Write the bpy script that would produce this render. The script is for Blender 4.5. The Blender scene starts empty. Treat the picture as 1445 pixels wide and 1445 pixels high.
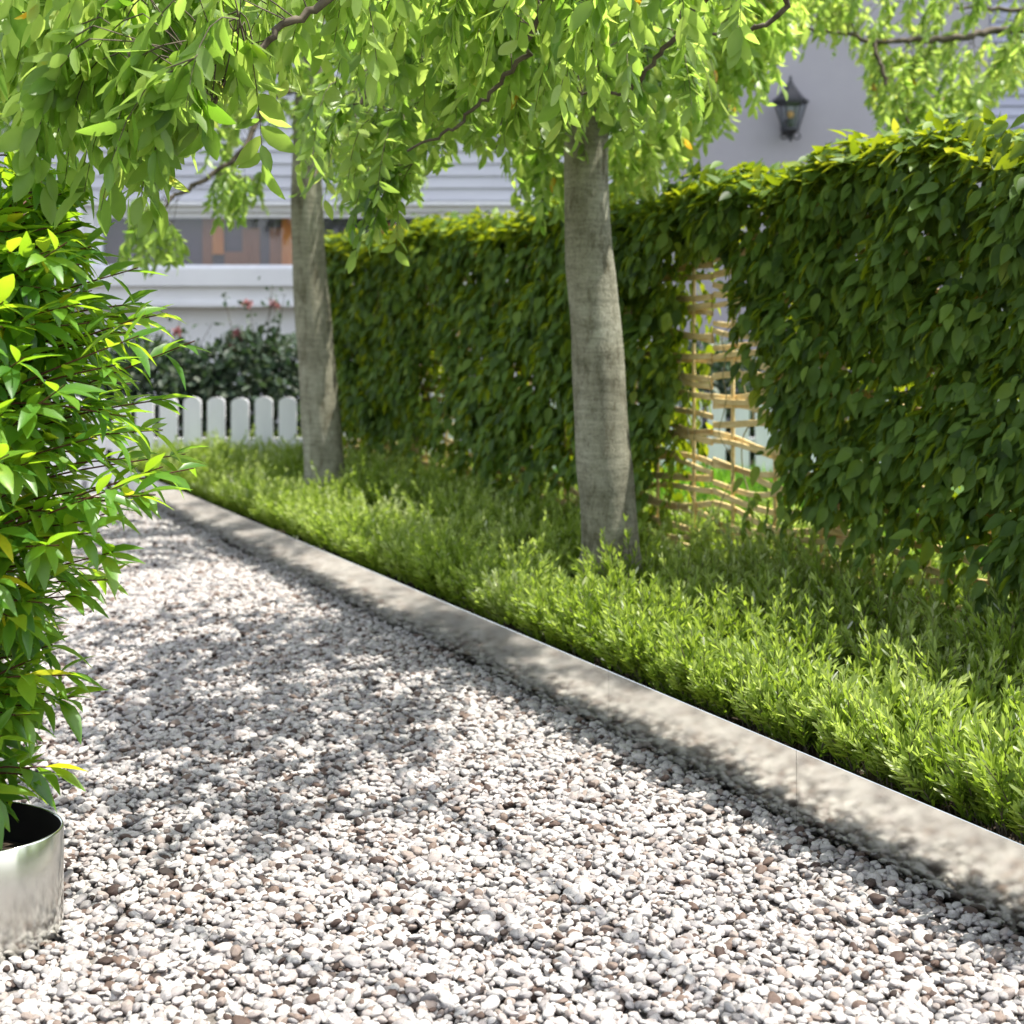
import bpy, math, random
import numpy as np
from mathutils import Vector

RS = np.random.default_rng(11)
random.seed(5)
sc = bpy.context.scene
COL = sc.collection
F, CX, CY, H = 2000.0, 722.5, 447.0, 1.1      # focal length and horizon measured on the 1445 px photograph
UP = np.array([0, 0, 1.0])

def at(x, y, d):
    return np.array([(x-CX)/F*d, d, H+(CY-y)/F*d])

# ------------------------------------------------------------------ mesh helpers
class MB:
    """collects quads; build() links them as ONE mesh object"""
    def __init__(self):
        self.v, self.f, self.m, self.r, self.n = [], [], [], [], 0
    def add(self, v, f, mat=0, rnd=0.5):
        v = np.asarray(v, float).reshape(-1, 3); f = np.asarray(f, int).reshape(-1, 4)
        self.v.append(v); self.f.append(f+self.n); self.n += len(v)
        self.m.append(np.full(len(f), mat))
        self.r.append(np.broadcast_to(np.asarray(rnd, float), (len(f),)))
    def box(self, a, b, mat=0, rnd=0.5):
        x0, y0, z0 = a; x1, y1, z1 = b
        v = [(x0,y0,z0),(x1,y0,z0),(x1,y1,z0),(x0,y1,z0),(x0,y0,z1),(x1,y0,z1),(x1,y1,z1),(x0,y1,z1)]
        self.add(v, [(3,2,1,0),(4,5,6,7),(0,1,5,4),(1,2,6,5),(2,3,7,6),(3,0,4,7)], mat, rnd)
    def tube(self, pts, rad, sides=6, mat=0, rnd=0.5, cap=False):
        pts = np.asarray(pts, float); k = len(pts)
        rad = np.broadcast_to(np.asarray(rad, float), (k,))
        t = np.gradient(pts, axis=0); t /= np.linalg.norm(t, axis=1)[:, None]+1e-9
        ref = np.array([0.31, 0.95, 0.05]) if abs(t[:, 2]).mean() > .6 else UP
        a = np.cross(t, ref); a /= np.linalg.norm(a, axis=1)[:, None]+1e-9
        b = np.cross(t, a)
        th = np.arange(sides)/sides*2*np.pi
        v = pts[:, None, :] + rad[:, None, None]*(np.cos(th)[None, :, None]*a[:, None, :]+np.sin(th)[None, :, None]*b[:, None, :])
        v = v.reshape(-1, 3)
        i = np.arange(k-1)[:, None]*sides; j = np.arange(sides)[None, :]; j2 = (j+1) % sides
        f = np.stack([i+j, i+j2, i+sides+j2, i+sides+j], -1).reshape(-1, 4)
        if cap:
            n = len(v); v = np.vstack([v, pts[0], pts[-1]])
            e = (k-1)*sides
            ex = []
            for s in range(0, sides, 2):
                ex.append((n, (s+2) % sides, s+1, s)); ex.append((n+1, e+s, e+s+1, e+(s+2) % sides))
            f = np.vstack([f, np.array(ex)])
        self.add(v, f, mat, rnd)
    def lathe(self, prof, c=(0,0,0), sides=24, mat=0, rnd=0.5, rot=0.0, ell=(1,1)):
        th = np.arange(sides)/sides*2*np.pi+rot
        v = np.array([[c[0]+r*math.cos(a)*ell[0], c[1]+r*math.sin(a)*ell[1], c[2]+z] for r, z in prof for a in th])
        k = len(prof); i = np.arange(k-1)[:, None]*sides; j = np.arange(sides)[None, :]; j2 = (j+1) % sides
        f = np.stack([i+j, i+j2, i+sides+j2, i+sides+j], -1).reshape(-1, 4)
        self.add(v, f, mat, rnd)
    def leaves(self, tmpl, P, A, N, s, w=1.0, curl=0.0, mat=0, rnd=0.5):
        """scatter a leaf template (x across, y along, z up) over m places"""
        T, Fq = tmpl
        P = np.asarray(P, float); m = len(P)
        if m == 0: return
        A = np.asarray(A, float); A = A/(np.linalg.norm(A, axis=1)[:, None]+1e-9)
        N = np.asarray(N, float); N = N-(N*A).sum(1)[:, None]*A; N /= np.linalg.norm(N, axis=1)[:, None]+1e-9
        B = np.cross(A, N)
        s = np.broadcast_to(np.asarray(s, float), (m,)); w = np.broadcast_to(np.asarray(w, float), (m,))
        curl = np.broadcast_to(np.asarray(curl, float), (m,))
        x = T[None, :, 0]*(s*w)[:, None]; y = T[None, :, 1]*s[:, None]
        z = (T[None, :, 2]*w[:, None] + curl[:, None]*T[None, :, 1]**2)*s[:, None]
        v = P[:, None, :]+x[..., None]*B[:, None, :]+y[..., None]*A[:, None, :]+z[..., None]*N[:, None, :]
        f = (Fq[None]+(np.arange(m)*len(T))[:, None, None]).reshape(-1, 4)
        r = np.repeat(np.broadcast_to(np.asarray(rnd, float), (m,)), len(Fq))
        self.add(v.reshape(-1, 3), f, mat, r)
    def build(self, name, mats, parent=None, smooth=True, loc=None):
        v = np.vstack(self.v); f = np.vstack(self.f)
        o_loc = np.zeros(3) if loc is None else np.asarray(loc, float)
        v = v-o_loc
        me = bpy.data.meshes.new(name)
        me.vertices.add(len(v)); me.vertices.foreach_set('co', v.astype(np.float32).ravel())
        me.loops.add(len(f)*4); me.loops.foreach_set('vertex_index', f.astype(np.int32).ravel())
        me.polygons.add(len(f)); me.polygons.foreach_set('loop_start', (np.arange(len(f))*4).astype(np.int32))
        for m in (mats if isinstance(mats, (list, tuple)) else [mats]): me.materials.append(m)
        me.polygons.foreach_set('material_index', np.concatenate(self.m).astype(np.int32))
        me.polygons.foreach_set('use_smooth', np.full(len(f), bool(smooth)))
        at_ = me.attributes.new('rnd', 'FLOAT', 'FACE')
        at_.data.foreach_set('value', np.concatenate(self.r).astype(np.float32))
        me.update(calc_edges=True); me.validate()
        o = bpy.data.objects.new(name, me); COL.objects.link(o)
        if parent is not None:
            pw, pp = np.zeros(3), parent
            while pp is not None: pw += np.array(pp.location); pp = pp.parent
            o.parent = parent; o.location = o_loc-pw
        else:
            o.location = o_loc
        return o

def leaf_tmpl(prof, fold=0.25):
    """prof = [(y, half width)]; a folded leaf with a midrib"""
    T = []
    for y, w in prof: T += [(-w, y, fold*w), (0, y, 0), (w, y, fold*w)]
    Q = []
    for i in range(len(prof)-1):
        a = i*3; Q += [(a, a+1, a+4, a+3), (a+1, a+2, a+5, a+4)]
    return np.array(T, float), np.array(Q)
def blade_tmpl(prof):
    T = []
    for y, w in prof: T += [(-w, y, 0), (w, y, 0)]
    return np.array(T, float), np.array([(2*i, 2*i+1, 2*i+3, 2*i+2) for i in range(len(prof)-1)])

LANCE = leaf_tmpl([(0,.012),(.12,.055),(.32,.118),(.55,.125),(.78,.075),(1,.006)], .35)
ELLIP = leaf_tmpl([(0,.012),(.14,.10),(.38,.165),(.66,.15),(.88,.075),(1,.008)], .22)
HEART = leaf_tmpl([(0,.03),(.06,.17),(.25,.285),(.48,.275),(.72,.17),(.9,.055),(1,.006)], .3)
SMALL = leaf_tmpl([(0,.02),(.25,.22),(.6,.24),(1,.02)], .25)
NARROW = blade_tmpl([(0,.05),(.5,.10),(.82,.08),(1,.01)])
GRASS = blade_tmpl([(0,.03),(.5,.026),(1,.003)])

def empty(name, loc, label, cat, group=None):
    o = bpy.data.objects.new(name, None); COL.objects.link(o); o.location = loc
    o.empty_display_size = .1
    tag(o, label, cat, group); return o
def tag(o, label, cat, group=None, kind=None):
    o['label'] = label; o['category'] = cat
    if group: o['group'] = group
    if kind: o['kind'] = kind
    return o
def structure(o, label, cat):
    return tag(o, label, cat, kind='structure')

def unit(n):
    v = RS.normal(size=(n, 3)); return v/np.linalg.norm(v, axis=1)[:, None]
def spline(pts, n=16):
    """Catmull-Rom through the points"""
    p = np.asarray(pts, float); p = np.vstack([2*p[0]-p[1], p, 2*p[-1]-p[-2]])
    out = []
    for i in range(1, len(p)-2):
        t = np.linspace(0, 1, n, endpoint=(i == len(p)-3))[:, None]
        a, b, c, d = p[i-1], p[i], p[i+1], p[i+2]
        out.append(.5*((2*b)+(c-a)*t+(2*a-5*b+4*c-d)*t**2+(3*b-a-3*c+d)*t**3))
    return np.vstack(out)

# ------------------------------------------------------------------ materials
def new_mat(name):
    m = bpy.data.materials.new(name); m.use_nodes = True
    nt = m.node_tree; nt.nodes.clear()
    out = nt.nodes.new('ShaderNodeOutputMaterial')
    return m, nt, out
def N(nt, t, **kw):
    n = nt.nodes.new(t)
    for k, v in kw.items(): setattr(n, k, v)
    return n
def ramp(nt, stops):
    r = N(nt, 'ShaderNodeValToRGB'); e = r.color_ramp.elements
    while len(e) < len(stops): e.new(.5)
    for i, (p, c) in enumerate(stops):
        e[i].position = p; e[i].color = (*c, 1)
    return r
def noise(nt, scale, detail=4, rough=.6, vec=None, dist=0):
    n = N(nt, 'ShaderNodeTexNoise'); n.inputs['Scale'].default_value = scale
    n.inputs['Detail'].default_value = detail; n.inputs['Roughness'].default_value = rough
    n.inputs['Distortion'].default_value = dist
    if vec is not None: nt.links.new(vec, n.inputs['Vector'])
    return n
def leaf_mat(name, stops, tstops, fac=.38, rough=.42, spec=.4):
    m, nt, out = new_mat(name); L = nt.links.new
    a = N(nt, 'ShaderNodeAttribute', attribute_name='rnd')
    geo = N(nt, 'ShaderNodeNewGeometry')
    nz = noise(nt, 60, 3, .6, geo.outputs['Position'])
    ad = N(nt, 'ShaderNodeMath', operation='MULTIPLY_ADD'); L(nz.outputs['Fac'], ad.inputs[0]); ad.inputs[1].default_value = .22
    sb = N(nt, 'ShaderNodeMath', operation='SUBTRACT'); L(a.outputs['Fac'], sb.inputs[0]); sb.inputs[1].default_value = .11
    L(sb.outputs[0], ad.inputs[2])
    r1 = ramp(nt, stops); r2 = ramp(nt, tstops)
    L(ad.outputs[0], r1.inputs[0]); L(ad.outputs[0], r2.inputs[0])
    p = N(nt, 'ShaderNodeBsdfPrincipled'); L(r1.outputs[0], p.inputs['Base Color'])
    p.inputs['Roughness'].default_value = rough; p.inputs['Specular IOR Level'].default_value = spec
    t = N(nt, 'ShaderNodeBsdfTranslucent'); L(r2.outputs[0], t.inputs['Color'])
    mx = N(nt, 'ShaderNodeMixShader'); mx.inputs[0].default_value = fac
    L(p.outputs[0], mx.inputs[1]); L(t.outputs[0], mx.inputs[2]); L(mx.outputs[0], out.inputs[0])
    return m
def surf_mat(name, stops, scale=8, rough=.7, bump=0.0, bscale=None, metallic=0, spec=.3, stretch=(1,1,1), detail=6, dist=0, bdist=.01):
    m, nt, out = new_mat(name); L = nt.links.new
    tc = N(nt, 'ShaderNodeTexCoord'); mp = N(nt, 'ShaderNodeMapping'); mp.inputs['Scale'].default_value = stretch
    L(tc.outputs['Object'], mp.inputs[0])
    nz = noise(nt, scale, detail, .62, mp.outputs[0], dist); r = ramp(nt, stops); L(nz.outputs['Fac'], r.inputs[0])
    p = N(nt, 'ShaderNodeBsdfPrincipled'); L(r.outputs[0], p.inputs['Base Color'])
    p.inputs['Roughness'].default_value = rough; p.inputs['Metallic'].default_value = metallic
    p.inputs['Specular IOR Level'].default_value = spec
    if bump:
        b = N(nt, 'ShaderNodeBump'); b.inputs['Strength'].default_value = bump; b.inputs['Distance'].default_value = bdist
        n2 = noise(nt, bscale or scale*4, 5, .65, mp.outputs[0]); L(n2.outputs['Fac'], b.inputs['Height'])
        L(b.outputs[0], p.inputs['Normal'])
    L(p.outputs[0], out.inputs[0]); return m
def bark_mat(name):
    m, nt, out = new_mat(name); L = nt.links.new
    tc = N(nt, 'ShaderNodeTexCoord')
    def mapped(s):
        mp = N(nt, 'ShaderNodeMapping'); mp.inputs['Scale'].default_value = s; L(tc.outputs['Object'], mp.inputs[0]); return mp.outputs[0]
    big = noise(nt, 5, 5, .6, mapped((1,1,.55)), .6)
    streak = noise(nt, 26, 6, .7, mapped((1,1,.35)), .4)
    ring = noise(nt, 30, 4, .6, mapped((.35,.35,2.6)), .3)
    spot = noise(nt, 130, 6, .75, mapped((1,1,.8)), .2)
    r1 = ramp(nt, [(.3,(.19,.18,.13)),(.5,(.31,.30,.235)),(.72,(.43,.425,.35))]); L(big.outputs['Fac'], r1.inputs[0])
    r2 = ramp(nt, [(.33,(.42,.40,.33)),(.48,(.88,.88,.85)),(.7,(1.1,1.1,1.08))]); L(streak.outputs['Fac'], r2.inputs[0])
    r3 = ramp(nt, [(.32,(.42,.40,.35)),(.46,(1,1,1)),(.7,(1.12,1.12,1.12))]); L(spot.outputs['Fac'], r3.inputs[0])
    r4 = ramp(nt, [(.38,(.8,.8,.78)),(.6,(1.08,1.08,1.08))]); L(ring.outputs['Fac'], r4.inputs[0])
    cur = r1.outputs[0]
    for r in (r2, r3, r4):
        mm = N(nt, 'ShaderNodeMix', data_type='RGBA', blend_type='MULTIPLY'); mm.inputs[0].default_value = 1
        L(cur, mm.inputs[6]); L(r.outputs[0], mm.inputs[7]); cur = mm.outputs[2]
    p = N(nt, 'ShaderNodeBsdfPrincipled'); L(cur, p.inputs['Base Color']); p.inputs['Roughness'].default_value = .85
    p.inputs['Specular IOR Level'].default_value = .2
    h = N(nt, 'ShaderNodeMath', operation='ADD'); L(spot.outputs['Fac'], h.inputs[0]); L(streak.outputs['Fac'], h.inputs[1])
    b = N(nt, 'ShaderNodeBump'); b.inputs['Strength'].default_value = .9; b.inputs['Distance'].default_value = .010
    L(h.outputs[0], b.inputs['Height']); L(b.outputs[0], p.inputs['Normal']); L(p.outputs[0], out.inputs[0]); return m
def metal_mat(name, col, rough):
    m, nt, out = new_mat(name); L = nt.links.new
    tc = N(nt, 'ShaderNodeTexCoord')
    nz = noise(nt, 7, 6, .65, tc.outputs['Object'], .5)
    r = ramp(nt, [(.3, tuple(c*.86 for c in col)), (.7, col)]); L(nz.outputs['Fac'], r.inputs[0])
    n2 = noise(nt, 22, 5, .7, tc.outputs['Object'])
    mr = N(nt, 'ShaderNodeMapRange'); mr.inputs[3].default_value = rough*.75; mr.inputs[4].default_value = rough*1.3
    L(n2.outputs['Fac'], mr.inputs[0])
    p = N(nt, 'ShaderNodeBsdfPrincipled'); L(r.outputs[0], p.inputs['Base Color']); L(mr.outputs[0], p.inputs['Roughness'])
    p.inputs['Metallic'].default_value = 1
    b = N(nt, 'ShaderNodeBump'); b.inputs['Strength'].default_value = .05; b.inputs['Distance'].default_value = .003
    n3 = noise(nt, 9, 3, .5, tc.outputs['Object']); L(n3.outputs['Fac'], b.inputs['Height']); L(b.outputs[0], p.inputs['Normal'])
    L(p.outputs[0], out.inputs[0]); return m
def glass_mat(name, refl=.12):
    m, nt, out = new_mat(name); L = nt.links.new
    t = N(nt, 'ShaderNodeBsdfTransparent'); t.inputs[0].default_value = (.86,.9,.92,1)
    g = N(nt, 'ShaderNodeBsdfGlossy'); g.inputs['Roughness'].default_value = .03
    mx = N(nt, 'ShaderNodeMixShader'); mx.inputs[0].default_value = refl
    L(t.outputs[0], mx.inputs[1]); L(g.outputs[0], mx.inputs[2]); L(mx.outputs[0], out.inputs[0]); return m
def pebble_mat(name):
    m, nt, out = new_mat(name); L = nt.links.new
    oi = N(nt, 'ShaderNodeObjectInfo')
    r = ramp(nt, [(0,(.022,.013,.010)),(.045,(.06,.036,.028)),(.08,(.13,.088,.068)),(.115,(.22,.175,.15)),(.19,(.30,.262,.245)),
                  (.34,(.225,.212,.212)),(.52,(.345,.327,.313)),(.8,(.455,.432,.412)),(1,(.375,.34,.33))])
    L(oi.outputs['Random'], r.inputs[0])
    tc = N(nt, 'ShaderNodeTexCoord')
    va = N(nt, 'ShaderNodeVectorMath', operation='ADD'); L(tc.outputs['Object'], va.inputs[0])
    cb = N(nt, 'ShaderNodeCombineXYZ'); sc_ = N(nt, 'ShaderNodeMath', operation='MULTIPLY'); sc_.inputs[1].default_value = 50
    L(oi.outputs['Random'], sc_.inputs[0]); L(sc_.outputs[0], cb.inputs[0]); L(cb.outputs[0], va.inputs[1])
    nz = noise(nt, 2.2, 6, .7, va.outputs[0], .4)
    r2 = ramp(nt, [(.28,(.6,.58,.56)),(.5,(1,1,1)),(.8,(1.1,1.09,1.08))]); L(nz.outputs['Fac'], r2.inputs[0])
    mm = N(nt, 'ShaderNodeMix', data_type='RGBA', blend_type='MULTIPLY'); mm.inputs[0].default_value = 1
    L(r.outputs[0], mm.inputs[6]); L(r2.outputs[0], mm.inputs[7])
    p = N(nt, 'ShaderNodeBsdfPrincipled'); L(mm.outputs[2], p.inputs['Base Color']); p.inputs['Roughness'].default_value = .62
    p.inputs['Specular IOR Level'].default_value = .35
    b = N(nt, 'ShaderNodeBump'); b.inputs['Strength'].default_value = .25; b.inputs['Distance'].default_value = .08
    n2 = noise(nt, 9, 4, .6, va.outputs[0]); L(n2.outputs['Fac'], b.inputs['Height']); L(b.outputs[0], p.inputs['Normal'])
    L(p.outputs[0], out.inputs[0]); return m

M = {}
M['tree_leaf'] = leaf_mat('tree_leaf', [(0,(.055,.115,.014)),(.5,(.15,.235,.042)),(.93,(.25,.34,.07)),(.96,(.30,.36,.08)),(.985,(.45,.25,.02)),(1,(.5,.22,.02))],
                          [(0,(.22,.44,.03)),(.5,(.48,.70,.11)),(.93,(.66,.82,.16)),(.975,(.80,.74,.08)),(1,(.8,.45,.03))], .52, .42, .45)
M['shrub_leaf'] = leaf_mat('shrub_leaf', [(0,(.025,.09,.012)),(.5,(.065,.18,.022)),(.86,(.13,.27,.025)),(.93,(.35,.38,.02)),(1,(.5,.45,.02))],
                           [(0,(.22,.5,.015)),(.5,(.45,.72,.025)),(.86,(.65,.8,.03)),(1,(.9,.85,.03))], .45, .36, .6)
M['hedge_leaf'] = leaf_mat('hedge_leaf', [(0,(.022,.050,.008)),(.5,(.088,.16,.026)),(.9,(.155,.235,.04)),(1,(.19,.25,.04))],
                           [(0,(.18,.28,.008)),(.5,(.42,.52,.012)),(.9,(.66,.70,.03)),(1,(.75,.74,.05))], .33, .5, .22)
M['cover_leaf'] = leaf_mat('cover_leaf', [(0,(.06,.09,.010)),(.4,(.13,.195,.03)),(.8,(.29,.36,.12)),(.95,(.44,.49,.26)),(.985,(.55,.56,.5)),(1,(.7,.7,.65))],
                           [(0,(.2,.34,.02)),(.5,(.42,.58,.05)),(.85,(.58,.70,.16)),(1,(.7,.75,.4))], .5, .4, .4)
M['rose_leaf'] = leaf_mat('rose_leaf', [(0,(.028,.05,.032)),(.6,(.06,.09,.06)),(1,(.11,.13,.09))],
                          [(0,(.04,.10,.02)),(1,(.12,.2,.05))], .2, .5, .3)
M['grass'] = leaf_mat('grass', [(0,(.05,.13,.015)),(1,(.14,.26,.03))], [(0,(.2,.5,.02)),(1,(.4,.7,.06))], .45, .5, .3)
M['bark'] = bark_mat('bark')
M['twig'] = surf_mat('twig', [(.3,(.05,.038,.025)),(.7,(.13,.105,.075))], 30, .8)
M['red_stem'] = surf_mat('red_stem', [(.3,(.055,.018,.012)),(.7,(.12,.045,.025))], 30, .6)
M['vine'] = surf_mat('vine', [(.3,(.16,.14,.06)),(.7,(.28,.24,.12))], 30, .8)
M['steel'] = metal_mat('brushed_steel', (.88,.885,.83), .12)
M['pot_steel'] = metal_mat('weathered_steel', (.74,.74,.70), .15)
M['steel_dark'] = surf_mat('dark_seam', [(.3,(.05,.05,.045)),(.7,(.08,.08,.07))], 20, .6)  # plain dark grey of the plates behind the edging joints
M['pebble'] = pebble_mat('pebble')
M['grit'] = surf_mat('grit', [(.3,(.10,.085,.075)),(.7,(.24,.22,.2))], 60, .9, .6, 150)
M['soil'] = surf_mat('soil', [(.3,(.018,.012,.008)),(.7,(.05,.035,.022))], 25, .95, .9, 60)
M['liner'] = surf_mat('liner', [(.3,(.006,.006,.006)),(.7,(.012,.011,.01))], 25, .6)
M['lawn'] = surf_mat('lawn', [(.3,(.03,.07,.012)),(.7,(.07,.13,.02))], 12, .95, .8, 60)
M['ground'] = surf_mat('ground', [(.3,(.05,.07,.03)),(.7,(.11,.11,.06))], 2, .95, .4, 20)
M['wicker'] = surf_mat('wicker', [(.25,(.52,.35,.13)),(.5,(.72,.54,.25)),(.75,(.82,.68,.38))], 14, .6, .3, 60, stretch=(1,1,5), spec=.3)
M['post_wood'] = surf_mat('post_wood', [(.3,(.20,.13,.08)),(.7,(.33,.23,.15))], 20, .8, .4, 60, stretch=(4,4,.5))
M['white_paint'] = surf_mat('white_paint', [(.25,(.73,.72,.77)),(.6,(.83,.82,.86))], 6, .55, .1, 40, stretch=(3,3,.4))
M['render_wall'] = surf_mat('wall_render', [(.3,(.35,.325,.37)),(.7,(.40,.375,.415))], 1.2, .85, .12, 70)
M['pale_wall'] = surf_mat('pale_wall', [(.3,(.66,.65,.68)),(.7,(.76,.75,.77))], 1.5, .8, .1, 60)
M['siding'] = surf_mat('siding', [(.3,(.50,.495,.56)),(.7,(.58,.575,.64))], 3, .6, .08, 40, stretch=(.4,3,3))
M['blue_siding'] = surf_mat('blue_siding', [(.3,(.36,.36,.48)),(.7,(.46,.46,.58))], 3, .6, .08, 40, stretch=(.4,3,3))
M['dark_room'] = surf_mat('dark_room', [(.3,(.09,.06,.12)),(.7,(.19,.12,.17))], 2, .8)
M['orange_wood'] = surf_mat('orange_wood', [(.3,(.62,.14,.035)),(.7,(.78,.26,.07))], 8, .5, stretch=(4,4,.6))
M['brown_wood'] = surf_mat('brown_wood', [(.3,(.26,.075,.055)),(.7,(.36,.12,.085))], 8, .5, stretch=(4,4,.6))
M['glass'] = glass_mat('window_glass', .05)
M['lamp_glass'] = glass_mat('lamp_glass', .07)
M['black_iron'] = surf_mat('black_iron', [(.3,(.016,.017,.022)),(.7,(.03,.031,.038))], 15, .45, .1, 60, spec=.5)
M['amber'] = surf_mat('amber_bulb', [(.3,(.62,.30,.10)),(.7,(.75,.40,.15))], 8, .3)
M['rose_pink'] = leaf_mat('rose_petal', [(0,(.26,.12,.14)),(1,(.40,.24,.25))], [(0,(.6,.2,.2)),(1,(.7,.35,.3))], .3, .6, .2)
M['roof_tile'] = surf_mat('roof_tile', [(.3,(.10,.08,.08)),(.7,(.16,.13,.12))], 6, .8, .3, 30)

# ------------------------------------------------------------------ setting
def edge_x(d): return -2.36+.526*(8.7-d)           # foot of the steel edging
def hedge_x(d): return -1.14+.526*(8.7-d)          # line of the woven panels
U = np.array([-.4655, .885, 0])                    # along the path, away from the camera
W = np.array([.885, .4655, 0])                     # across, from path to hedge
FENCE = 8.7

b = MB(); g = 60
b.add([(-g,-g,-.03),(g,-g,-.03),(g,g,-.03),(-g,g,-.03)], [(0,1,2,3)])
structure(b.build('ground', M['ground']), 'earth ground reaching out past the house', 'ground')
b = MB()
b.add([(-5,-.5,-.006),(edge_x(-.5)+.02,-.5,-.006),(edge_x(FENCE+.1)+.02,FENCE+.1,-.006),(-5,FENCE+.1,-.006)], [(0,1,2,3)])
structure(b.build('path', M['grit']), 'grit bed under the pebbles of the garden path', 'path')
b = MB()
b.add([(-9,FENCE+.12,-.004),(9,FENCE+.12,-.004),(9,12,-.004),(-9,12,-.004)], [(0,1,2,3)])
structure(b.build('front_garden', M['soil']), 'dark soil strip between picket fence and house', 'ground')
# raised planting bed behind the edging
ye = np.linspace(-.6, FENCE-.06, 60); nx = 14
vv = []
for y in ye:
    for i in range(nx):
        t = i/(nx-1); x = edge_x(y)+.012+t*1.55
        vv.append((x, y, .13+.035*math.sin(t*3)*math.sin(y*2.3+t*4)+RS.normal()*.006))
q = [(r*nx+i, r*nx+i+1, (r+1)*nx+i+1, (r+1)*nx+i) for r in range(len(ye)-1) for i in range(nx-1)]
b = MB(); b.add(vv, q)
structure(b.build('planting_bed', M['soil']), 'raised soil bed held by the steel edging', 'planting bed')
b = MB()
b.add([(edge_x(-.5)+1.56,-.5,.10),(9,-.5,.10),(9,FENCE-.05,.10),(edge_x(FENCE-.05)+1.56,FENCE-.05,.10)], [(0,1,2,3)])
structure(b.build('lawn', M['lawn']), 'sunlit lawn on the far side of the woven panels', 'lawn')

# ------------------------------------------------------------------ gravel (geometry nodes on scattered points)
PC = np.array([-1.10, 2.515]); PA, PB = .30, .17       # oval planter
def gravel():
    pts = []
    y0, y1 = .9, FENCE+.05
    n = 480000
    Y = RS.uniform(y0, y1, n); X = RS.uniform(-4.7, 1.9, n)
    keep = (X < edge_x(Y)-.006) & (X > -.5*Y-.75)
    e = ((X-PC[0])/(PA+.004))**2+((Y-PC[1])/(PB+.004))**2
    keep &= e > 1
    X, Y = X[keep], Y[keep]; n = len(X)
    s = np.clip(RS.lognormal(math.log(.0077), .27, n), .0045, .0145)
    far = np.clip((Y-4.5)/5, 0, .25); s = s*(1+far)
    Z = RS.uniform(-.005, .013, n)
    und = .006*np.sin(X*5+Y*2.1)*np.sin(Y*4.3-X*1.7)
    P = np.stack([X, Y, Z+und], 1)
    me = bpy.data.meshes.new('gravel'); me.vertices.add(n); me.vertices.foreach_set('co', P.astype(np.float32).ravel())
    rot = np.stack([RS.normal(0, .33, n), RS.normal(0, .33, n), RS.uniform(0, 6.28, n)], 1)
    scl = s[:, None]*np.stack([RS.uniform(.95, 1.45, n), RS.uniform(.8, 1.1, n), RS.uniform(.48, .72, n)], 1)
    a = me.attributes.new('rot', 'FLOAT_VECTOR', 'POINT'); a.data.foreach_set('vector', rot.astype(np.float32).ravel())
    a = me.attributes.new('scl', 'FLOAT_VECTOR', 'POINT'); a.data.foreach_set('vector', scl.astype(np.float32).ravel())
    a = me.attributes.new('kindof', 'INT', 'POINT'); a.data.foreach_set('value', RS.integers(0, 7, n).astype(np.int32))
    o = bpy.data.objects.new('gravel', me); COL.objects.link(o); me.materials.append(M['pebble'])
    ng = bpy.data.node_groups.new('pebble_scatter', 'GeometryNodeTree')
    ng.interface.new_socket('Geometry', in_out='INPUT', socket_type='NodeSocketGeometry')
    ng.interface.new_socket('Geometry', in_out='OUTPUT', socket_type='NodeSocketGeometry')
    nd, L = ng.nodes, ng.links.new
    gi, go = nd.new('NodeGroupInput'), nd.new('NodeGroupOutput')
    jn = nd.new('GeometryNodeJoinGeometry')
    for k in range(7):
        ico = nd.new('GeometryNodeMeshIcoSphere'); ico.inputs['Radius'].default_value = 1; ico.inputs['Subdivisions'].default_value = 3
        sp = nd.new('GeometryNodeSetPosition'); ps = nd.new('GeometryNodeInputPosition')
        ad = nd.new('ShaderNodeVectorMath'); ad.operation = 'ADD'; ad.inputs[1].default_value = (k*7.3, k*3.1, k*1.7)
        nz = nd.new('ShaderNodeTexNoise'); nz.inputs['Scale'].default_value = .85; nz.inputs['Detail'].default_value = 1.5
        L(ps.outputs[0], ad.inputs[0]); L(ad.outputs[0], nz.inputs['Vector'])
        sb = nd.new('ShaderNodeVectorMath'); sb.operation = 'SUBTRACT'; sb.inputs[1].default_value = (.5,.5,.5)
        L(nz.outputs['Color'], sb.inputs[0])
        ml = nd.new('ShaderNodeVectorMath'); ml.operation = 'SCALE'; ml.inputs['Scale'].default_value = .85
        L(sb.outputs[0], ml.inputs[0]); L(ico.outputs[0], sp.inputs['Geometry']); L(ml.outputs[0], sp.inputs['Offset'])
        sm = nd.new('GeometryNodeSetShadeSmooth'); L(sp.outputs[0], sm.inputs[0])
        gt = nd.new('GeometryNodeGeometryToInstance'); L(sm.outputs[0], gt.inputs[0]); L(gt.outputs[0], jn.inputs[0])
    ip = nd.new('GeometryNodeInstanceOnPoints'); ip.inputs['Pick Instance'].default_value = True
    def na(nm, t):
        x = nd.new('GeometryNodeInputNamedAttribute'); x.data_type = t; x.inputs[0].default_value = nm; return x.outputs[0]
    L(gi.outputs[0], ip.inputs['Points']); L(jn.outputs[0], ip.inputs['Instance'])
    L(na('kindof', 'INT'), ip.inputs['Instance Index'])
    er = nd.new('FunctionNodeEulerToRotation'); L(na('rot', 'FLOAT_VECTOR'), er.inputs[0]); L(er.outputs[0], ip.inputs['Rotation'])
    L(na('scl', 'FLOAT_VECTOR'), ip.inputs['Scale'])
    sm = nd.new('GeometryNodeSetMaterial'); sm.inputs['Material'].default_value = M['pebble']
    L(ip.outputs[0], sm.inputs[0]); L(sm.outputs[0], go.inputs[0])
    md = o.modifiers.new('scatter', 'NODES'); md.node_group = ng
    tag(o, 'white and grey pebbles with some brown ones covering the path', 'gravel', kind='stuff')
gravel()

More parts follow.
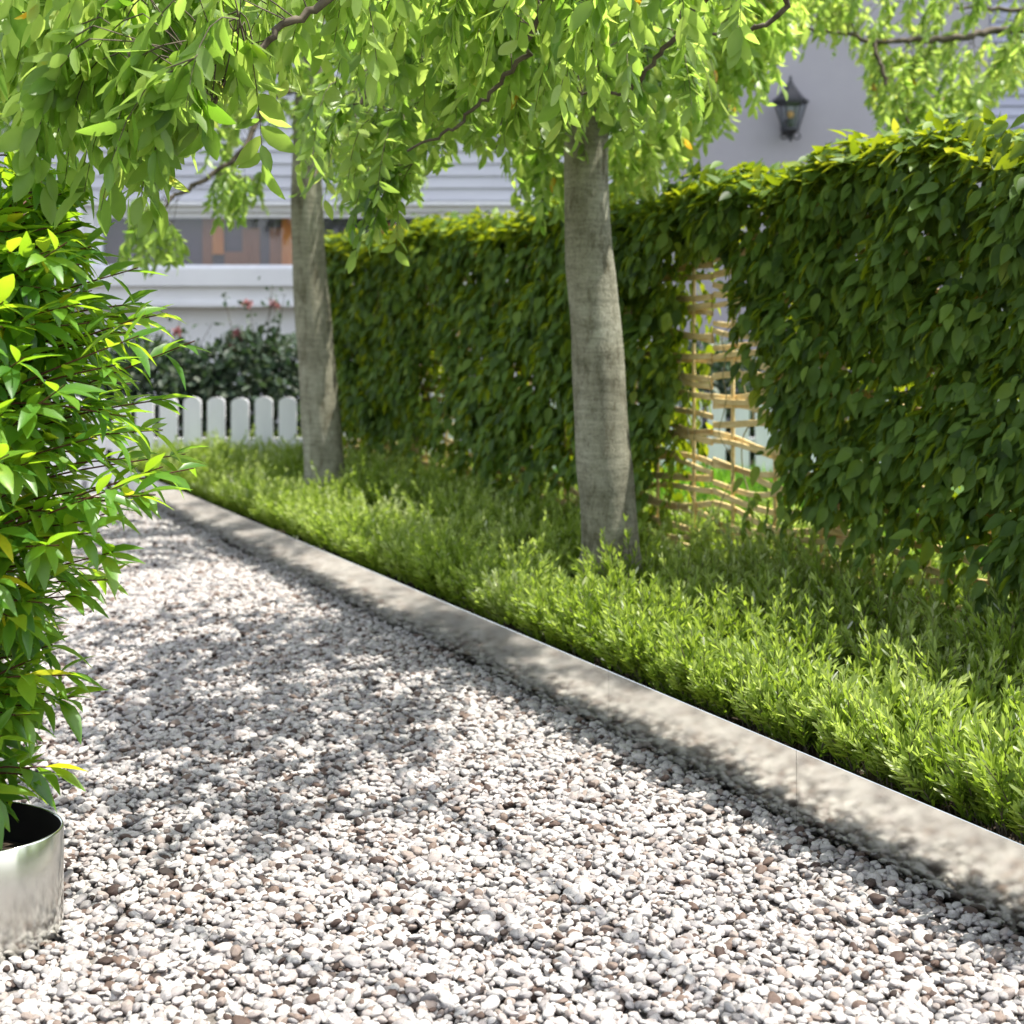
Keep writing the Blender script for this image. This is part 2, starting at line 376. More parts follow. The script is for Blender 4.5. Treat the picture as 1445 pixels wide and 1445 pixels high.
# ------------------------------------------------------------------ steel edging
EH = .168
def along(d):                                        # point of the edging foot at depth d
    return np.array([edge_x(d), d, 0])
ed = empty('steel_edging', along(5.0), 'long brushed steel edging strip between pebble path and green planting', 'edging')
seams = [3.05-.68*k for k in range(4, 0, -1)]+[3.05+.68*k for k in range(0, 9)]+[FENCE-.03]
for d0, d1 in zip(seams[:-1], seams[1:]):
    p0, p1 = along(d0)+U*.0005, along(d1)-U*.0005
    n = 10; T = np.linspace(0, 1, n)
    prof = [(-.0, -.02), (0, EH-.0012), (.0006, EH), (.0014, EH), (.002, EH-.0012), (.002, -.02)]
    amp = RS.normal(0, .0012)
    v = []
    for t in T:
        c = p0+(p1-p0)*t + W*(amp*math.sin(t*math.pi))
        v += [c+W*a+UP*z for a, z in prof]
    k = len(prof)
    q = [(i*k+j, i*k+j+1, (i+1)*k+j+1, (i+1)*k+j) for i in range(n-1) for j in range(k-1)]
    b = MB(); b.add(v, q); b.build('edging_plate', M['steel'], ed, smooth=False)
for d in seams[1:-1]:
    c = along(d)+W*.005
    b = MB(); v = [c+U*s*.03+W*a+UP*z for s in (-1, 1) for a in (0, .004) for z in (0, EH-.02)]
    b.add(v, [(0,1,3,2),(4,6,7,5),(0,4,5,1),(2,3,7,6),(1,5,7,3)]); b.build('joint_plate', M['steel_dark'], ed, smooth=False)

# ------------------------------------------------------------------ ground cover planting
def ground_cover():
    b = MB()
    clumps = []
    for _ in range(1500):
        d = RS.uniform(1.2, FENCE-.1); w = RS.uniform(.02, 1.42)
        p = along(d)+W*w
        if all((p[0]-c[0])**2+(p[1]-c[1])**2 > .165**2 for c in clumps): clumps.append(p)
    for d in np.arange(1.3, FENCE-.1, .12): clumps.append(along(d)+W*RS.uniform(.05,.1))
    LP, LA, LN, LS, LR = [], [], [], [], []
    SP, SA, SS = [], [], []
    for c in clumps:
        tone = RS.normal(.42, .12); hgt = RS.uniform(.85, 1.32)
        for _ in range(int(RS.integers(28, 36))):
            r = .15*math.sqrt(RS.uniform()); a = RS.uniform(0, 6.283)
            base = np.array([c[0]+r*math.cos(a)*.8, c[1]+r*math.sin(a)*.8, .125])
            wq = (base-along(base[1])) @ W
            if wq < .04: base = base+W*(.045-wq)
            lean = np.array([math.cos(a), math.sin(a), 0])*(r/.15)*1.35+RS.normal(0, .45, 3)
            tip = np.array([lean[0], lean[1], 1.0]); tip /= np.linalg.norm(tip)
            ln = RS.uniform(.145, .225)*hgt*(1-.42*(r/.15)**1.5)*(1+.30*min(1, max(0, (wq-.1)/.5)))
            ns = 6; ts = np.linspace(0, 1, ns)
            dirs = UP[None]*(1-ts[:, None]*.75)+tip[None]*(.35+ts[:, None])
            dirs /= np.linalg.norm(dirs, axis=1)[:, None]
            pts = base+np.vstack([[0,0,0], np.cumsum(dirs[:-1]*ln/(ns-1), axis=0)])
            near = base[1] < 4.6
            if near: b.tube(pts, np.linspace(.0022, .0009, ns), 3, 1)
            m = int(RS.integers(40, 52))
            tt = np.sort(RS.uniform(.22, 1.0, m)); tt[-4:] = 1
            ii = np.minimum((tt*(ns-1)).astype(int), ns-2); fr = tt*(ns-1)-ii
            pp = pts[ii]*(1-fr[:, None])+pts[ii+1]*fr[:, None]; ax = dirs[ii]
            ph = np.arange(m)*2.4+RS.uniform(0, 6)
            e1 = np.cross(ax, [.3,.2,.93]); e1 /= np.linalg.norm(e1, axis=1)[:, None]+1e-9; e2 = np.cross(ax, e1)
            rad = np.cos(ph)[:, None]*e1+np.sin(ph)[:, None]*e2
            opn = RS.uniform(.6, 1.35, m)[:, None]*(1-.55*tt[:, None]**3)
            A = ax+rad*opn+RS.normal(0, .1, (m, 3))
            LP.append(pp); LA.append(A); LN.append(ax*.9-rad+RS.normal(0, .15, (m, 3)))
            LS.append(RS.uniform(.023, .042, m)*(1-.25*tt**4))
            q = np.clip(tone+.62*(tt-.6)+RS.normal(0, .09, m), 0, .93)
            wh = RS.uniform(size=m) < .007; q[wh] = 1  # a few near-white leaves: glints and pale buds put in by colour
            LR.append(q)
    LP, LA, LN = np.vstack(LP), np.vstack(LA), np.vstack(LN); LS, LR = np.concatenate(LS), np.concatenate(LR)
    an = LA/np.linalg.norm(LA, axis=1)[:, None]
    def wdist(q): return (q[:, 0]-edge_x(q[:, 1]))*W[0]
    tip_ = LP+an*LS[:, None]
    ok = ((wdist(tip_) > .014) & (wdist(LP) > .014)) | ((tip_[:, 2] > EH+.012) & (LP[:, 2] > EH+.012))
    LP, LA, LN, LS, LR = LP[ok], LA[ok], LN[ok], LS[ok], LR[ok]
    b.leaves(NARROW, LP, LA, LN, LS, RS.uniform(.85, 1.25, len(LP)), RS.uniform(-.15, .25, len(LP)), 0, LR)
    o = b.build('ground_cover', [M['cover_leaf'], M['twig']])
    tag(o, 'low light green ground cover of narrow leaves filling the bed', 'ground cover', kind='stuff')
ground_cover()

def grass():
    b = MB(); n = 26000
    Y = RS.uniform(3.2, FENCE-.1, n); X = hedge_x(Y)+.25+RS.uniform(0, 1, n)**1.3*2.2
    P = np.stack([X, Y, np.full(n, .10)], 1)
    A = np.stack([RS.normal(0, .35, n), RS.normal(0, .35, n), np.ones(n)], 1)
    b.leaves(GRASS, P, A, unit(n)*[1,1,.1], RS.uniform(.07, .16, n), 1.6, RS.uniform(-.4, .4, n), 0, RS.uniform(0, 1, n))
    tag(b.build('grass', M['grass']), 'bright sunlit grass seen through the woven panel', 'grass', kind='stuff')
grass()

# ------------------------------------------------------------------ trees
def spray(store, tw, a, out, ln, tone, leaf=.075, droop=.8, n=None):
    """one hanging compound leaf / twig end with its leaflets"""
    k = 6; t = np.linspace(0, 1, k)[:, None]
    pts = a+out*ln*(t*(1-.35*t))*.75-UP*ln*droop*(t**1.7)
    tw.append((pts, np.linspace(.0017, .0007, k)))
    m = n or int(RS.integers(14, 20))
    tt = np.linspace(.12, 1, m); ii = np.minimum((tt*(k-1)).astype(int), k-2); fr = (tt*(k-1)-ii)[:, None]
    p = pts[ii]*(1-fr)+pts[ii+1]*fr
    tan = pts[ii+1]-pts[ii]; tan /= np.linalg.norm(tan, axis=1)[:, None]+1e-9
    side = np.cross(tan, UP); side /= np.linalg.norm(side, axis=1)[:, None]+1e-9
    sg = np.where(np.arange(m) % 2 == 0, 1, -1)[:, None]
    A = side*sg*RS.uniform(.25, 1.1, (m, 1))+tan*.5-UP*RS.uniform(.1, 1.0, (m, 1))+RS.normal(0, .28, (m, 3))
    Nn = np.cross(A, side*sg+RS.normal(0, .5, (m, 3)))+RS.normal(0, .3, (m, 3))
    q = np.clip(tone+RS.normal(0, .16, m), 0, .93); q[RS.uniform(size=m) < .0035] = 1
    store.append((p, A, Nn, leaf*RS.uniform(.72, 1.15, m), q))

def tree(base, line, rad, fork, sprays, limbs, label, leaf=.075, nlimb=9, tone=.55, ln=(.17,.3), group=None):
    root = empty('garden_tree', base, label, 'tree', group)
    tb = MB(); pts = spline(line, 10)
    r = np.interp(np.linspace(0, 1, len(pts)), np.linspace(0, 1, len(rad)), rad)
    r = r*(1+.018*np.sin(np.linspace(0, 1, len(pts))*31)+RS.normal(0, .004, len(pts)))
    tb.tube(pts, r, 28)
    fk = pts[-1]
    samples = []
    S = np.array([s[0] for s in sprays])
    for L_ in limbs:
        lp = spline(L_['pts'], 8); rr = np.linspace(L_['r'][0], L_['r'][1], len(lp))
        lp = lp+RS.normal(0, .004, lp.shape)
        tb.tube(lp, rr, 8, 1); samples.append(lp)
    for i in range(nlimb):
        tgt = S[RS.integers(len(S))]+UP*.05
        mid = fk*.5+tgt*.5+UP*RS.uniform(.1, .35)+RS.normal(0, .08, 3)
        lp = spline([fk-UP*.06, fk*.8+mid*.2+UP*.08, mid, tgt], 8); lp = lp+RS.normal(0, .006, lp.shape)
        lp[0] = fk-UP*.06
        tb.tube(lp, np.linspace(rad[-1]*.42, .004, len(lp)), 7, 1); samples.append(lp[4:])
    tb.build('trunk', [M['bark'], M['twig']], root)
    allp = np.vstack(samples)
    store, tw = [], []
    for a, sl in sprays:
        d = np.linalg.norm(allp-a, axis=1); j = RS.choice(np.argpartition(d, 14)[:14]); near = allp[j]
        if .05 < d[j] < .34:
            mid = near*.5+a*.5+UP*.05*RS.uniform(-.3, 1)
            tw.append((spline([near, mid, a], 4), np.linspace(.0019, .0012, 8)))
        o = a-np.array([base[0], base[1], a[2]])+RS.normal(0, .5, 3); o[2] = RS.normal(.0, .12); o /= np.linalg.norm(o)+1e-9
        spray(store, tw, a, o, RS.uniform(*ln), RS.normal(tone+sl, .12), leaf)
        if RS.uniform() < .55:
            o2 = o+RS.normal(0, .7, 3)*[1,1,.3]; o2 /= np.linalg.norm(o2)
            spray(store, tw, a, o2, RS.uniform(*ln)*.8, RS.normal(tone+sl, .12), leaf)
    cb = MB()
    for p, rr in tw: cb.tube(p, rr[:len(p)] if len(rr) >= len(p) else np.linspace(.004, .001, len(p)), 3, 1)
    P = np.vstack([s[0] for s in store]); n = len(P)
    cb.leaves(ELLIP, P, np.vstack([s[1] for s in store]), np.vstack([s[2] for s in store]), np.concatenate([s[3] for s in store]),
              RS.uniform(1.0, 1.45, n), RS.uniform(-.45, .2, n), 0, np.concatenate([s[4] for s in store]))
    cb.build('crown', [M['tree_leaf'], M['twig']], root)
    return root

def fill(n, xr, bottom, dr, top=-110, hang=.27, tone=0):
    """sprays whose hanging tips end above the crown's lower outline"""
    bx, by = zip(*bottom); out = []
    while len(out) < n:
        x = RS.uniform(*xr); d = RS.uniform(*dr); yb = np.interp(x, bx, by)
        y = RS.uniform(top, yb-hang*F/d*.85)
        if RS.uniform() < .28: y = yb-hang*F/d*RS.uniform(.85, 1.08)
        out.append((at(x, y, d), tone))
    return out
def cloud(n, c, r, zmin):
    out = []
    while len(out) < n:
        p = RS.uniform(-1, 1, 3)
        if .25 < (p**2).sum() < 1:
            q = np.array(c)+p*np.array(r)
            if q[2] > zmin: out.append((q, 0))
    return out

G_TREE = 'slender trees along the planted bed'
def px_line(rows, d, z0=.1):
    pts = [at(x, y, d) for x, y in rows]
    first = pts[0].copy(); first[2] = z0
    return [first]+pts
# second tree from the camera's side: the nearest whole trunk
t1 = px_line([(861,770),(857,700),(851,637),(846,554),(842,471),(836,408),(830.5,346),(827,221),(832,120),(838,20)], 4.7)
t1[0][0] = t1[1][0]+.004
sp1 = fill(330, (462,975), [(462,240),(490,290),(560,300),(610,250),(700,225),(790,215),(860,215),(900,205),(975,170)], (3.7,5.2)) \
    + fill(230, (860,1100), [(860,300),(900,290),(950,235),(1000,190),(1050,140),(1085,70),(1100,50)], (5.1,6.3), tone=.2) \
    + fill(26, (735,800), [(735,290),(800,330)], (5.0,5.6), top=100) \
    + fill(10, (535,585), [(535,362),(585,362)], (3.9,4.3), top=200) \
    + cloud(60, (-.4,4.6,3.0), (1.5,1.4,.95), 2.25)  # toned-up right fill: the crown's sunlit side is put into leaf colour
tree((t1[0][0], 4.7, .12), t1, [.118,.097,.0925,.092,.088,.085,.083,.079,.074,.068,.062], None, sp1,
     [dict(pts=[t1[-2], at(905,-40,5.0), at(985,10,5.3), at(1040,60,5.6)], r=(.03,.006)),
      dict(pts=[t1[-3], at(770,60,4.6), at(735,170,4.5), at(700,215,4.4)], r=(.018,.004)),
      dict(pts=[t1[-2], at(700,-60,4.4), at(560,40,4.2), at(500,170,4.1)], r=(.03,.005))],
     'slender grey tree in the bed whose thick trunk stands right of centre', .060, 10, .52, group=G_TREE)
# further tree
t2 = px_line([(458,665),(453,600),(446,500),(438,400),(433.5,300),(433,230),(437,120),(442,-20)], 7.15)
sp2 = fill(150, (-60,340), [(-60,205),(340,200)], (6.4,8.2), tone=-.2) + fill(370, (-60,600), [(-60,180),(40,190),(90,235),(170,205),(250,190),(305,220),(320,325),(370,325),(405,215),(465,210),(490,300),(600,270)], (6.3,8.1)) \
    + fill(16, (190,245), [(190,400),(245,400)], (6.2,6.7), top=275) \
    + cloud(130, (-.96,7.2,3.4), (1.9,1.3,1.0), 2.6)  # toned-down first fill: shade at upper left is put into leaf colour
tree((t2[0][0], 7.15, .12), t2, [.125,.104,.098,.093,.088,.081,.076,.07,.06], None, sp2,
     [dict(pts=[t2[-2], at(380,140,6.9), at(340,215,6.7), at(272,262,6.6), at(237,285,6.5), at(228,320,6.5)], r=(.02,.005)),
      dict(pts=[t2[-2], at(260,40,6.9), at(120,120,6.8), at(40,90,6.8)], r=(.03,.006))],
     'slender grey tree with blurred trunk standing nearest the white picket fence', .062, 9, .46, group=G_TREE)
# the tree beside the camera: only its low branches reach into the picture
t3 = [np.array([1.75,1.80,.1]), np.array([1.75,1.80,.8]), np.array([1.72,1.81,1.6]), np.array([1.70,1.82,2.3]), np.array([1.68,1.83,2.7])]
sp3 = fill(62, (60,345), [(60,190),(130,250),(200,270),(270,300),(345,220)], (2.35,3.1), top=-120, hang=.26) \
    + fill(28, (345,640), [(345,110),(450,90),(640,80)], (2.7,3.5), top=-180, hang=.2) \
    + fill(52, (600,1075), [(600,90),(760,120),(850,110),(1000,55),(1075,50)], (2.9,3.7), top=-170, hang=.2) \
    + cloud(50, (1.4,1.0,3.0), (.9,.9,.7), 2.45)
tree((1.75,1.80,.12), t3, [.1,.095,.09,.085,.075], None, sp3,
     [dict(pts=[t3[-1], [1.2,2.8,2.75], at(1085,-90,3.3), at(1000,-5,3.45), at(950,55,3.5), at(905,110,3.55), at(868,132,3.6), at(815,127,3.65)], r=(.013,.003)),
      dict(pts=[t3[-1], [1.0,2.7,2.7], at(830,-110,3.2), at(772,-5,3.3), at(740,75,3.35), at(690,130,3.4), at(640,180,3.4), at(580,212,3.45)], r=(.012,.003)),
      dict(pts=[t3[-1], [.9,2.4,2.75], at(600,-150,2.8), at(470,-5,2.75), at(390,42,2.7), at(340,92,2.68), at(300,140,2.66), at(262,205,2.65)], r=(.013,.003)),
      dict(pts=[at(1085,-90,3.3), at(1110,5,3.45), at(1062,42,3.5), at(1008,52,3.55)], r=(.010,.004))],
     'leafy tree beside the viewpoint whose low branches droop in from the top edge', .071, 0, .52, (.2,.32), group=G_TREE)
# sunlit tree beyond the woven panels on the right
t4 = [np.array([3.55,7.3,.1]), np.array([3.55,7.3,1.2]), np.array([3.5,7.3,2.2]), np.array([3.45,7.3,2.9])]
sp4 = fill(170, (1180,1500), [(1180,60),(1225,75),(1250,130),(1275,205),(1330,200),(1390,190),(1425,130),(1500,120)], (6.2,7.9), top=-150, hang=.25) \
    + fill(30, (1110,1200), [(1110,60),(1200,50)], (6.4,7.2), top=-120, hang=.2) \
    + fill(24, (1255,1330), [(1255,185),(1330,225)], (6.3,6.9), top=60, hang=.22) \
    + cloud(35, (3.4,7.3,3.6), (1.7,1.3,.9), 2.7)
tree((3.55,7.3,.12), t4, [.09,.085,.08,.065], None, sp4,
     [dict(pts=[t4[-1], at(1560,20,6.9), at(1445,41,6.8), at(1400,43,6.8), at(1350,54,6.7), at(1290,57,6.7), at(1230,57,6.6), at(1190,47,6.6), at(1120,38,6.5)], r=(.026,.006)),
      dict(pts=[at(1233,58,6.6), at(1243,95,6.55), at(1262,140,6.5), at(1288,178,6.5)], r=(.012,.006)),
      dict(pts=[t4[-1], at(1600,-60,6.7), at(1480,8,6.7), at(1400,12,6.7), at(1350,10,6.6)], r=(.02,.006))],
     'sunlit yellow-green tree beyond the hedge reaching in at the top right', .06, 4, .74)  # high leaf tone: strong sunlight on this crown is put into the colour

# ------------------------------------------------------------------ woven panels with climbing hedge
BOUND = [9.0, 7.09, 5.17, 3.25]                      # depths where panels meet
BOUND[0] = FENCE-.08
def hp(d): return np.array([hedge_x(d), d, 0])
PANEL_TXT = [('woven lath panel furthest back, joining the picket fence', 'dense green climber on the panel furthest back, behind the far tree trunk'),
             ('woven lath panel in the middle of the row, behind the nearer trunk', 'dense green climber on the middle panel behind the nearer tree trunk'),
             ('woven lath panel nearest the viewer at the right edge', 'dense large-leaved climber on the nearest panel at the right edge')]
for k in range(3):
    d0, d1 = BOUND[k], BOUND[k+1]
    A0, A1 = hp(d0)+W*.02, hp(d1)+W*.02
    L = np.linalg.norm(A1-A0); dirn = (A1-A0)/L
    root = empty('woven_panel', (A0+A1)/2, PANEL_TXT[k][0], 'woven fence', 'woven lath panels behind the planting')
    nu = int(round(L/.235)); us = [L*(i+.5)/nu for i in range(nu)]
    for u in us:
        c = A0+dirn*u
        bm = MB(); bm.tube([c+UP*.08, c+UP*.8, c+UP*1.5], .0075, 8, cap=True); bm.build('upright', M['wicker'], root)
    for u in (.61, L-.66):
        c = A0+dirn*u+W*.055
        bm = MB(); bm.tube([c+UP*.05, c+UP*.8, c+UP*1.46], .037, 12, cap=True); bm.build('post', M['post_wood'], root)
    ns = 30
    for s in range(ns):
        z = .19+s*1.3/ns+RS.normal(0, .005)
        n = nu*10+1; uu = np.linspace(.004, L-.004, n)
        ph, ph2 = RS.uniform(0, 6.28), RS.uniform(0, 6.28)
        par = 1 if s % 2 else -1
        if RS.uniform() < .2: par = -par
        wv = par*.012*np.cos((uu/(L/nu)-.5)*math.pi)
        zz = z+.020*np.sin(uu*6.0+ph)+.007*np.sin(uu*11+ph2)
        hh = RS.uniform(.0095, .0130)
        v = []
        for u, w_, z_ in zip(uu, wv, zz):
            c = A0+dirn*u
            for a, e in ((-.0045, -hh*.8), (-.0045, hh*.8), (-.002, hh), (.002, hh), (.0045, hh*.8), (.0045, -hh*.8), (.002, -hh), (-.002, -hh)):
                v.append(c+W*(w_+a)+UP*(z_+e))
        q = [(i*8+j, i*8+(j+1) % 8, (i+1)*8+(j+1) % 8, (i+1)*8+j) for i in range(n-1) for j in range(8)]
        bm = MB(); bm.add(v, q); bm.build('woven_lath', M['wicker'], root, smooth=False)

    # the climber: leaves hang like shingles in front of, over and behind the panel
    cr = empty('climbing_hedge', hp((d0+d1)/2)-W*.02+UP*.13, PANEL_TXT[k][1], 'hedge', 'climbers covering the woven panels')
    fb = MB(); P, A, Nn, S, R_ = [], [], [], [], []
    # openness near the panel joints: leaves thin out, more so towards the foot
    def gap(u, z):
        g0 = 0 if k == 0 else (np.clip(1-u/(.05+.13*(1.5-z)), 0, 1) if k == 1 else np.clip(1-(u-.12)/(.05+.50*(1.5-z)), 0, 1)*(z < 1.33))
        wl = (.05, .05, .05)[k]
        g1 = 0 if k == 2 else np.clip(1-(L-u)/((.02 if k == 0 else .05)+(.09 if k == 0 else .15)*(1.5-z)), 0, 1)*(z < 1.36)
        return max(g0, g1)
    want = 16500
    got = 0
    CL = np.array([(L*(i+.5)/15+RS.normal(0, .035), .36+j*.142+(i % 2)*.07+RS.normal(0, .03), RS.uniform(.01, .14), RS.uniform(.07, .135)) for i in range(15) for j in range(9)])
    while got < want:
        u = RS.uniform(-.03, L+.03)
        botz = (.60, .58-.04*u, .53+.12*max(0, 1-u/.9))[k]+.06*math.sin(u*4.1+k*2)+.06*math.sin(u*9.7+k)+.05*math.sin(u*23+k)
        topz = (1.525, 1.54, 1.595)[k]+.035*math.sin(u*5+k*1.3)+.02*math.sin(u*13+k*2)
        z = RS.uniform(.17, 1.0)**.88*topz if RS.uniform() < .85 else topz+RS.normal(0, .025)
        if z < botz:
            if RS.uniform() > math.exp(-(botz-z)/.06): continue
        if z > topz+.06: continue
        ga = gap(u, z)
        if RS.uniform() < ga*2.6: continue
        isTop = z > topz-.06
        if isTop or RS.uniform() < .30:
            # loose leaves: over the top, on the back and between the clumps
            w = RS.uniform(-.17, .13) if isTop else RS.uniform(-.08, .14)
            out = -W if w < 0 else W
            p = hp(d0)+dirn*u+W*w+UP*(z-(.35*abs(w) if isTop else 0))
            if isTop:
                a = out*RS.uniform(-.3, 1)+dirn*RS.normal(-.2, .8)+UP*RS.normal(-.05, .35); nn = UP+out*.25+unit(1)[0]*.55
            else:
                a = -UP*RS.uniform(.5, 1.2)+out*RS.uniform(.05, .6)+dirn*RS.normal(-.4, .6); nn = out+UP*RS.uniform(0, .9)+unit(1)[0]*.7
        else:
            # leaves on the outside of the nearest clump, hanging off it
            cu, cz, cw, cr_ = CL[np.argmin((CL[:, 0]-u)**2+(CL[:, 1]-z)**2)]
            h = unit(1)[0]; h[0] = abs(h[0])                       # (out, along, up)
            h = h+np.array([.35, 0, .05]); h /= np.linalg.norm(h)
            r_ = cr_*RS.uniform(.62, 1.08)*(1-.45*min(1, ga*1.6))
            p = hp(d0)+dirn*(cu+h[1]*r_*1.15)-W*(cw*(1-.6*min(1, ga*1.6))+h[0]*r_*.85)+UP*(cz+h[2]*r_*1.15)
            if p[2] > topz+.05: continue
            if RS.uniform() < gap((p-hp(d0)) @ dirn, p[2])*2.2: continue
            hv_ = -W*h[0]+dirn*h[1]+UP*h[2]
            a = -UP*RS.uniform(.5, 1.2)+hv_*RS.uniform(.2, .8)+dirn*RS.normal(-.42, .45); nn = hv_*RS.uniform(.6, 1.1)+UP*RS.uniform(.1, .8)+unit(1)[0]*.5
        P.append(p); A.append(a); Nn.append(nn)
        S.append(RS.uniform(.036, .076)); R_.append(np.clip(RS.normal(.42, .2)+(.12 if isTop else 0)+.18*ga, 0, 1)); got += 1  # top and gap-side leaves paler: sunlight put into their colour
    for _ in range(44):                                  # strands hanging below the hem
        u = RS.uniform(.02, L-.02); z = RS.uniform(.5, .72); end = RS.uniform(.30, .48); w = RS.uniform(-.16, -.02)
        if gap(u, z) > .42: continue
        while z > end:
            z -= RS.uniform(.012, .026); u += RS.normal(-.004, .008); w += RS.normal(-.001, .006)
            P.append(hp(d0)+dirn*u+W*w+UP*z); A.append(-UP*.9+dirn*RS.normal(-.2, .6)-W*RS.normal(.2, .4)); Nn.append(-W+UP*.5+unit(1)[0]*.6)
            S.append(RS.uniform(.035, .07)); R_.append(np.clip(RS.normal(.55, .2), 0, 1)); got += 1
    fb.leaves(HEART, P, A, Nn, S, RS.uniform(.78, 1.05, got), RS.uniform(-.28, .05, got), 0, R_)
    fb.build('foliage', M['hedge_leaf'], cr)
    for i in range(12):
        sb = MB()
        u = RS.uniform(.02, L-.02); z = .12; pts = []
        w = -.015
        top = RS.uniform(.9, 1.5)
        while z < top:
            pts.append(hp(d0)+dirn*u+W*w+UP*z); z += .07; u += RS.normal(0, .028); w = np.clip(w+RS.normal(0, .02), -.14, .03)
        if len(pts) > 3:
            sb.tube(spline(pts, 3), RS.uniform(.0014, .0028), 5); sb.build('stem', M['vine'], cr)

# ------------------------------------------------------------------ potted shrub
pot = empty('steel_planter', (PC[0], PC[1], 0), 'low oval planter of brushed steel standing on the pebbles', 'planter')
PH = .192
b = MB(); b.lathe([(1,-.015),(1,PH-.002),(.996,PH),(.988,PH),(.984,PH-.002)], (PC[0],PC[1],0), 72, 0, .5, 0, (PA,PB)); b.build('shell', M['pot_steel'], pot)
b = MB(); b.lathe([(.984,PH-.002),(.983,.10)], (PC[0],PC[1],0), 72, 0, .5, 0, (PA,PB)); b.build('liner', M['liner'], pot)
b = MB(); b.lathe([(.98,.118),(.7,.125),(.35,.13),(.02,.132)], (PC[0],PC[1],0), 72, 0, .5, 0, (PA,PB)); b.build('soil_fill', M['soil'], pot)

def shrub():
    root = empty('potted_shrub', (-1.03, 2.53, .125), 'bushy shrub with long glossy green leaves growing in the steel planter', 'shrub')
    c = np.array([-1.03, 2.53])
    zz = [.12,.22,.37,.50,.63,.77,.9,1.06,1.16,1.3,1.43,1.5]
    rr = [.08,.20,.33,.34,.42,.60,.54,.52,.40,.33,.27,.16]
    st = MB(); lf = MB(); P, A, Nn, S, R_, CU = [], [], [], [], [], []
    for i in range(15):
        a0 = i/15*6.283+RS.normal(0, .3); b0 = np.array([c[0]+.06*math.cos(a0), c[1]+.05*math.sin(a0), .11])
        zt = RS.uniform(.85, 1.42) if i % 3 else 1.4
        spread = RS.uniform(.05, .6)
        tip = np.array([c[0]+math.cos(a0)*spread*np.interp(zt, zz, rr), c[1]+math.sin(a0)*spread*np.interp(zt, zz, rr), zt])
        stem = spline([b0, b0*.6+tip*.4+RS.normal(0, .02, 3), b0*.2+tip*.8+RS.normal(0, .025, 3), tip], 10)
        st.tube(stem, np.linspace(.0065, .0022, len(stem)), 6)
        nsh = int(28*zt/1.1)+8
        for j in range(nsh):
            t = RS.uniform(.10, 1) if j else 1.0
            p0 = stem[min(int(t*len(stem)), len(stem)-1)]
            ang = a0+RS.normal(0, 1.3); R0 = np.interp(p0[2]+.06, zz, rr)-.075
            out = np.array([math.cos(ang), math.sin(ang), 0])
            rel = p0[:2]-c
            # run outwards until the outline is reached
            proj = rel@out[:2]; disc = max(R0**2-(rel@rel-proj**2), 1e-4)
            reach = max(.07, -proj+math.sqrt(disc))*RS.uniform(.45, 1.0)
            end = p0+out*reach+UP*(reach*RS.uniform(-.05, .45))
            if t == 1.0: end = p0+out*.03+UP*.06
            mid = p0*.5+end*.5+UP*.012+RS.normal(0, .008, 3)
            tw = spline([p0, mid, end], 8); st.tube(tw, np.linspace(.0026, .0012, len(tw)), 5)
            ax = tw[-1]-tw[-4]; ax /= np.linalg.norm(ax)
            m = int(np.clip(6+reach*34, 7, 16)); ph = RS.uniform(0, 6.28)
            tt = np.sort(np.concatenate([RS.uniform(.15, .85, m-m//3), RS.uniform(.85, 1, m//3)]))
            tone = RS.normal(.48, .12)
            e1 = np.cross(ax, UP); e1 /= np.linalg.norm(e1)+1e-9; e2 = np.cross(e1, ax)
            for q, t_ in enumerate(tt):
                pp = tw[min(int(t_*(len(tw)-1)), len(tw)-1)]
                h = ph+q*2.4; rd = math.cos(h)*e1+math.sin(h)*e2*.75
                tipf = (t_-.25)/.75
                a = ax*(.35+.55*tipf)+rd*RS.uniform(.6, 1.0)-UP*RS.uniform(-.1, .42)
                P.append(pp); A.append(a); Nn.append(UP*1.0+ax*.25+unit(1)[0]*.38)
                S.append(RS.uniform(.05, .09)); CU.append(RS.uniform(-.42, -.02))
                R_.append(np.clip(tone+RS.normal(0, .14), 0, .85) if RS.uniform() > .014 else RS.uniform(.93, 1))
    lf.leaves(LANCE, P, A, Nn, S, RS.uniform(1.05, 1.6, len(P)), CU, 0, R_)
    lf.build('foliage', M['shrub_leaf'], root); st.build('stem', M['red_stem'], root)
shrub()

# ------------------------------------------------------------------ white picket fence
fr = empty('picket_fence', (-.7, FENCE, 0), 'white picket fence with round-topped boards across the end of the path', 'fence')
PW, PS = .108, .1462
def picket(xc, top):
    v = []; n = 9
    arc = [(-PW/2, .0)]+[(-PW/2*math.cos(a), top-.035+.035*math.sin(a)) for a in np.linspace(0, math.pi, n)]+[(PW/2, 0)]
    y0, y1 = FENCE-.011, FENCE+.011
    m = MB(); k = len(arc)
    out = [(x, max(z, .015)) for x, z in arc]
    v = [(xc+x, y0, z) for x, z in out]+[(xc+x, y1, z) for x, z in out]
    q = [(i, i+k, (i+1) % k+k, (i+1) % k) for i in range(k)]
    for i in range(k//2):                              # front and back as bands
        a, b_, c_, d_ = i, i+1, k-2-i, k-1-i
        if b_ < c_: q.append((d_, c_, b_, a)); q.append((a+k, b_+k, c_+k, d_+k))
        elif b_ == c_: q.append((d_, b_, a, a)) if False else None
    q = [t for t in q if t]
    m.add(v, q); return m
x0 = (238-CX)/F*FENCE
i = -14
while True:
    xc = x0+i*PS
    if xc > 3.6: break
    picket(xc, .606+RS.normal(0, .004)).build('picket', M['white_paint'], fr, smooth=False); i += 1
for z in (.09, .285):
    b = MB(); b.box((x0-14*PS-.06, FENCE+.013, z), (3.65, FENCE+.045, z+.07)); b.build('rail', M['white_paint'], fr, smooth=False)
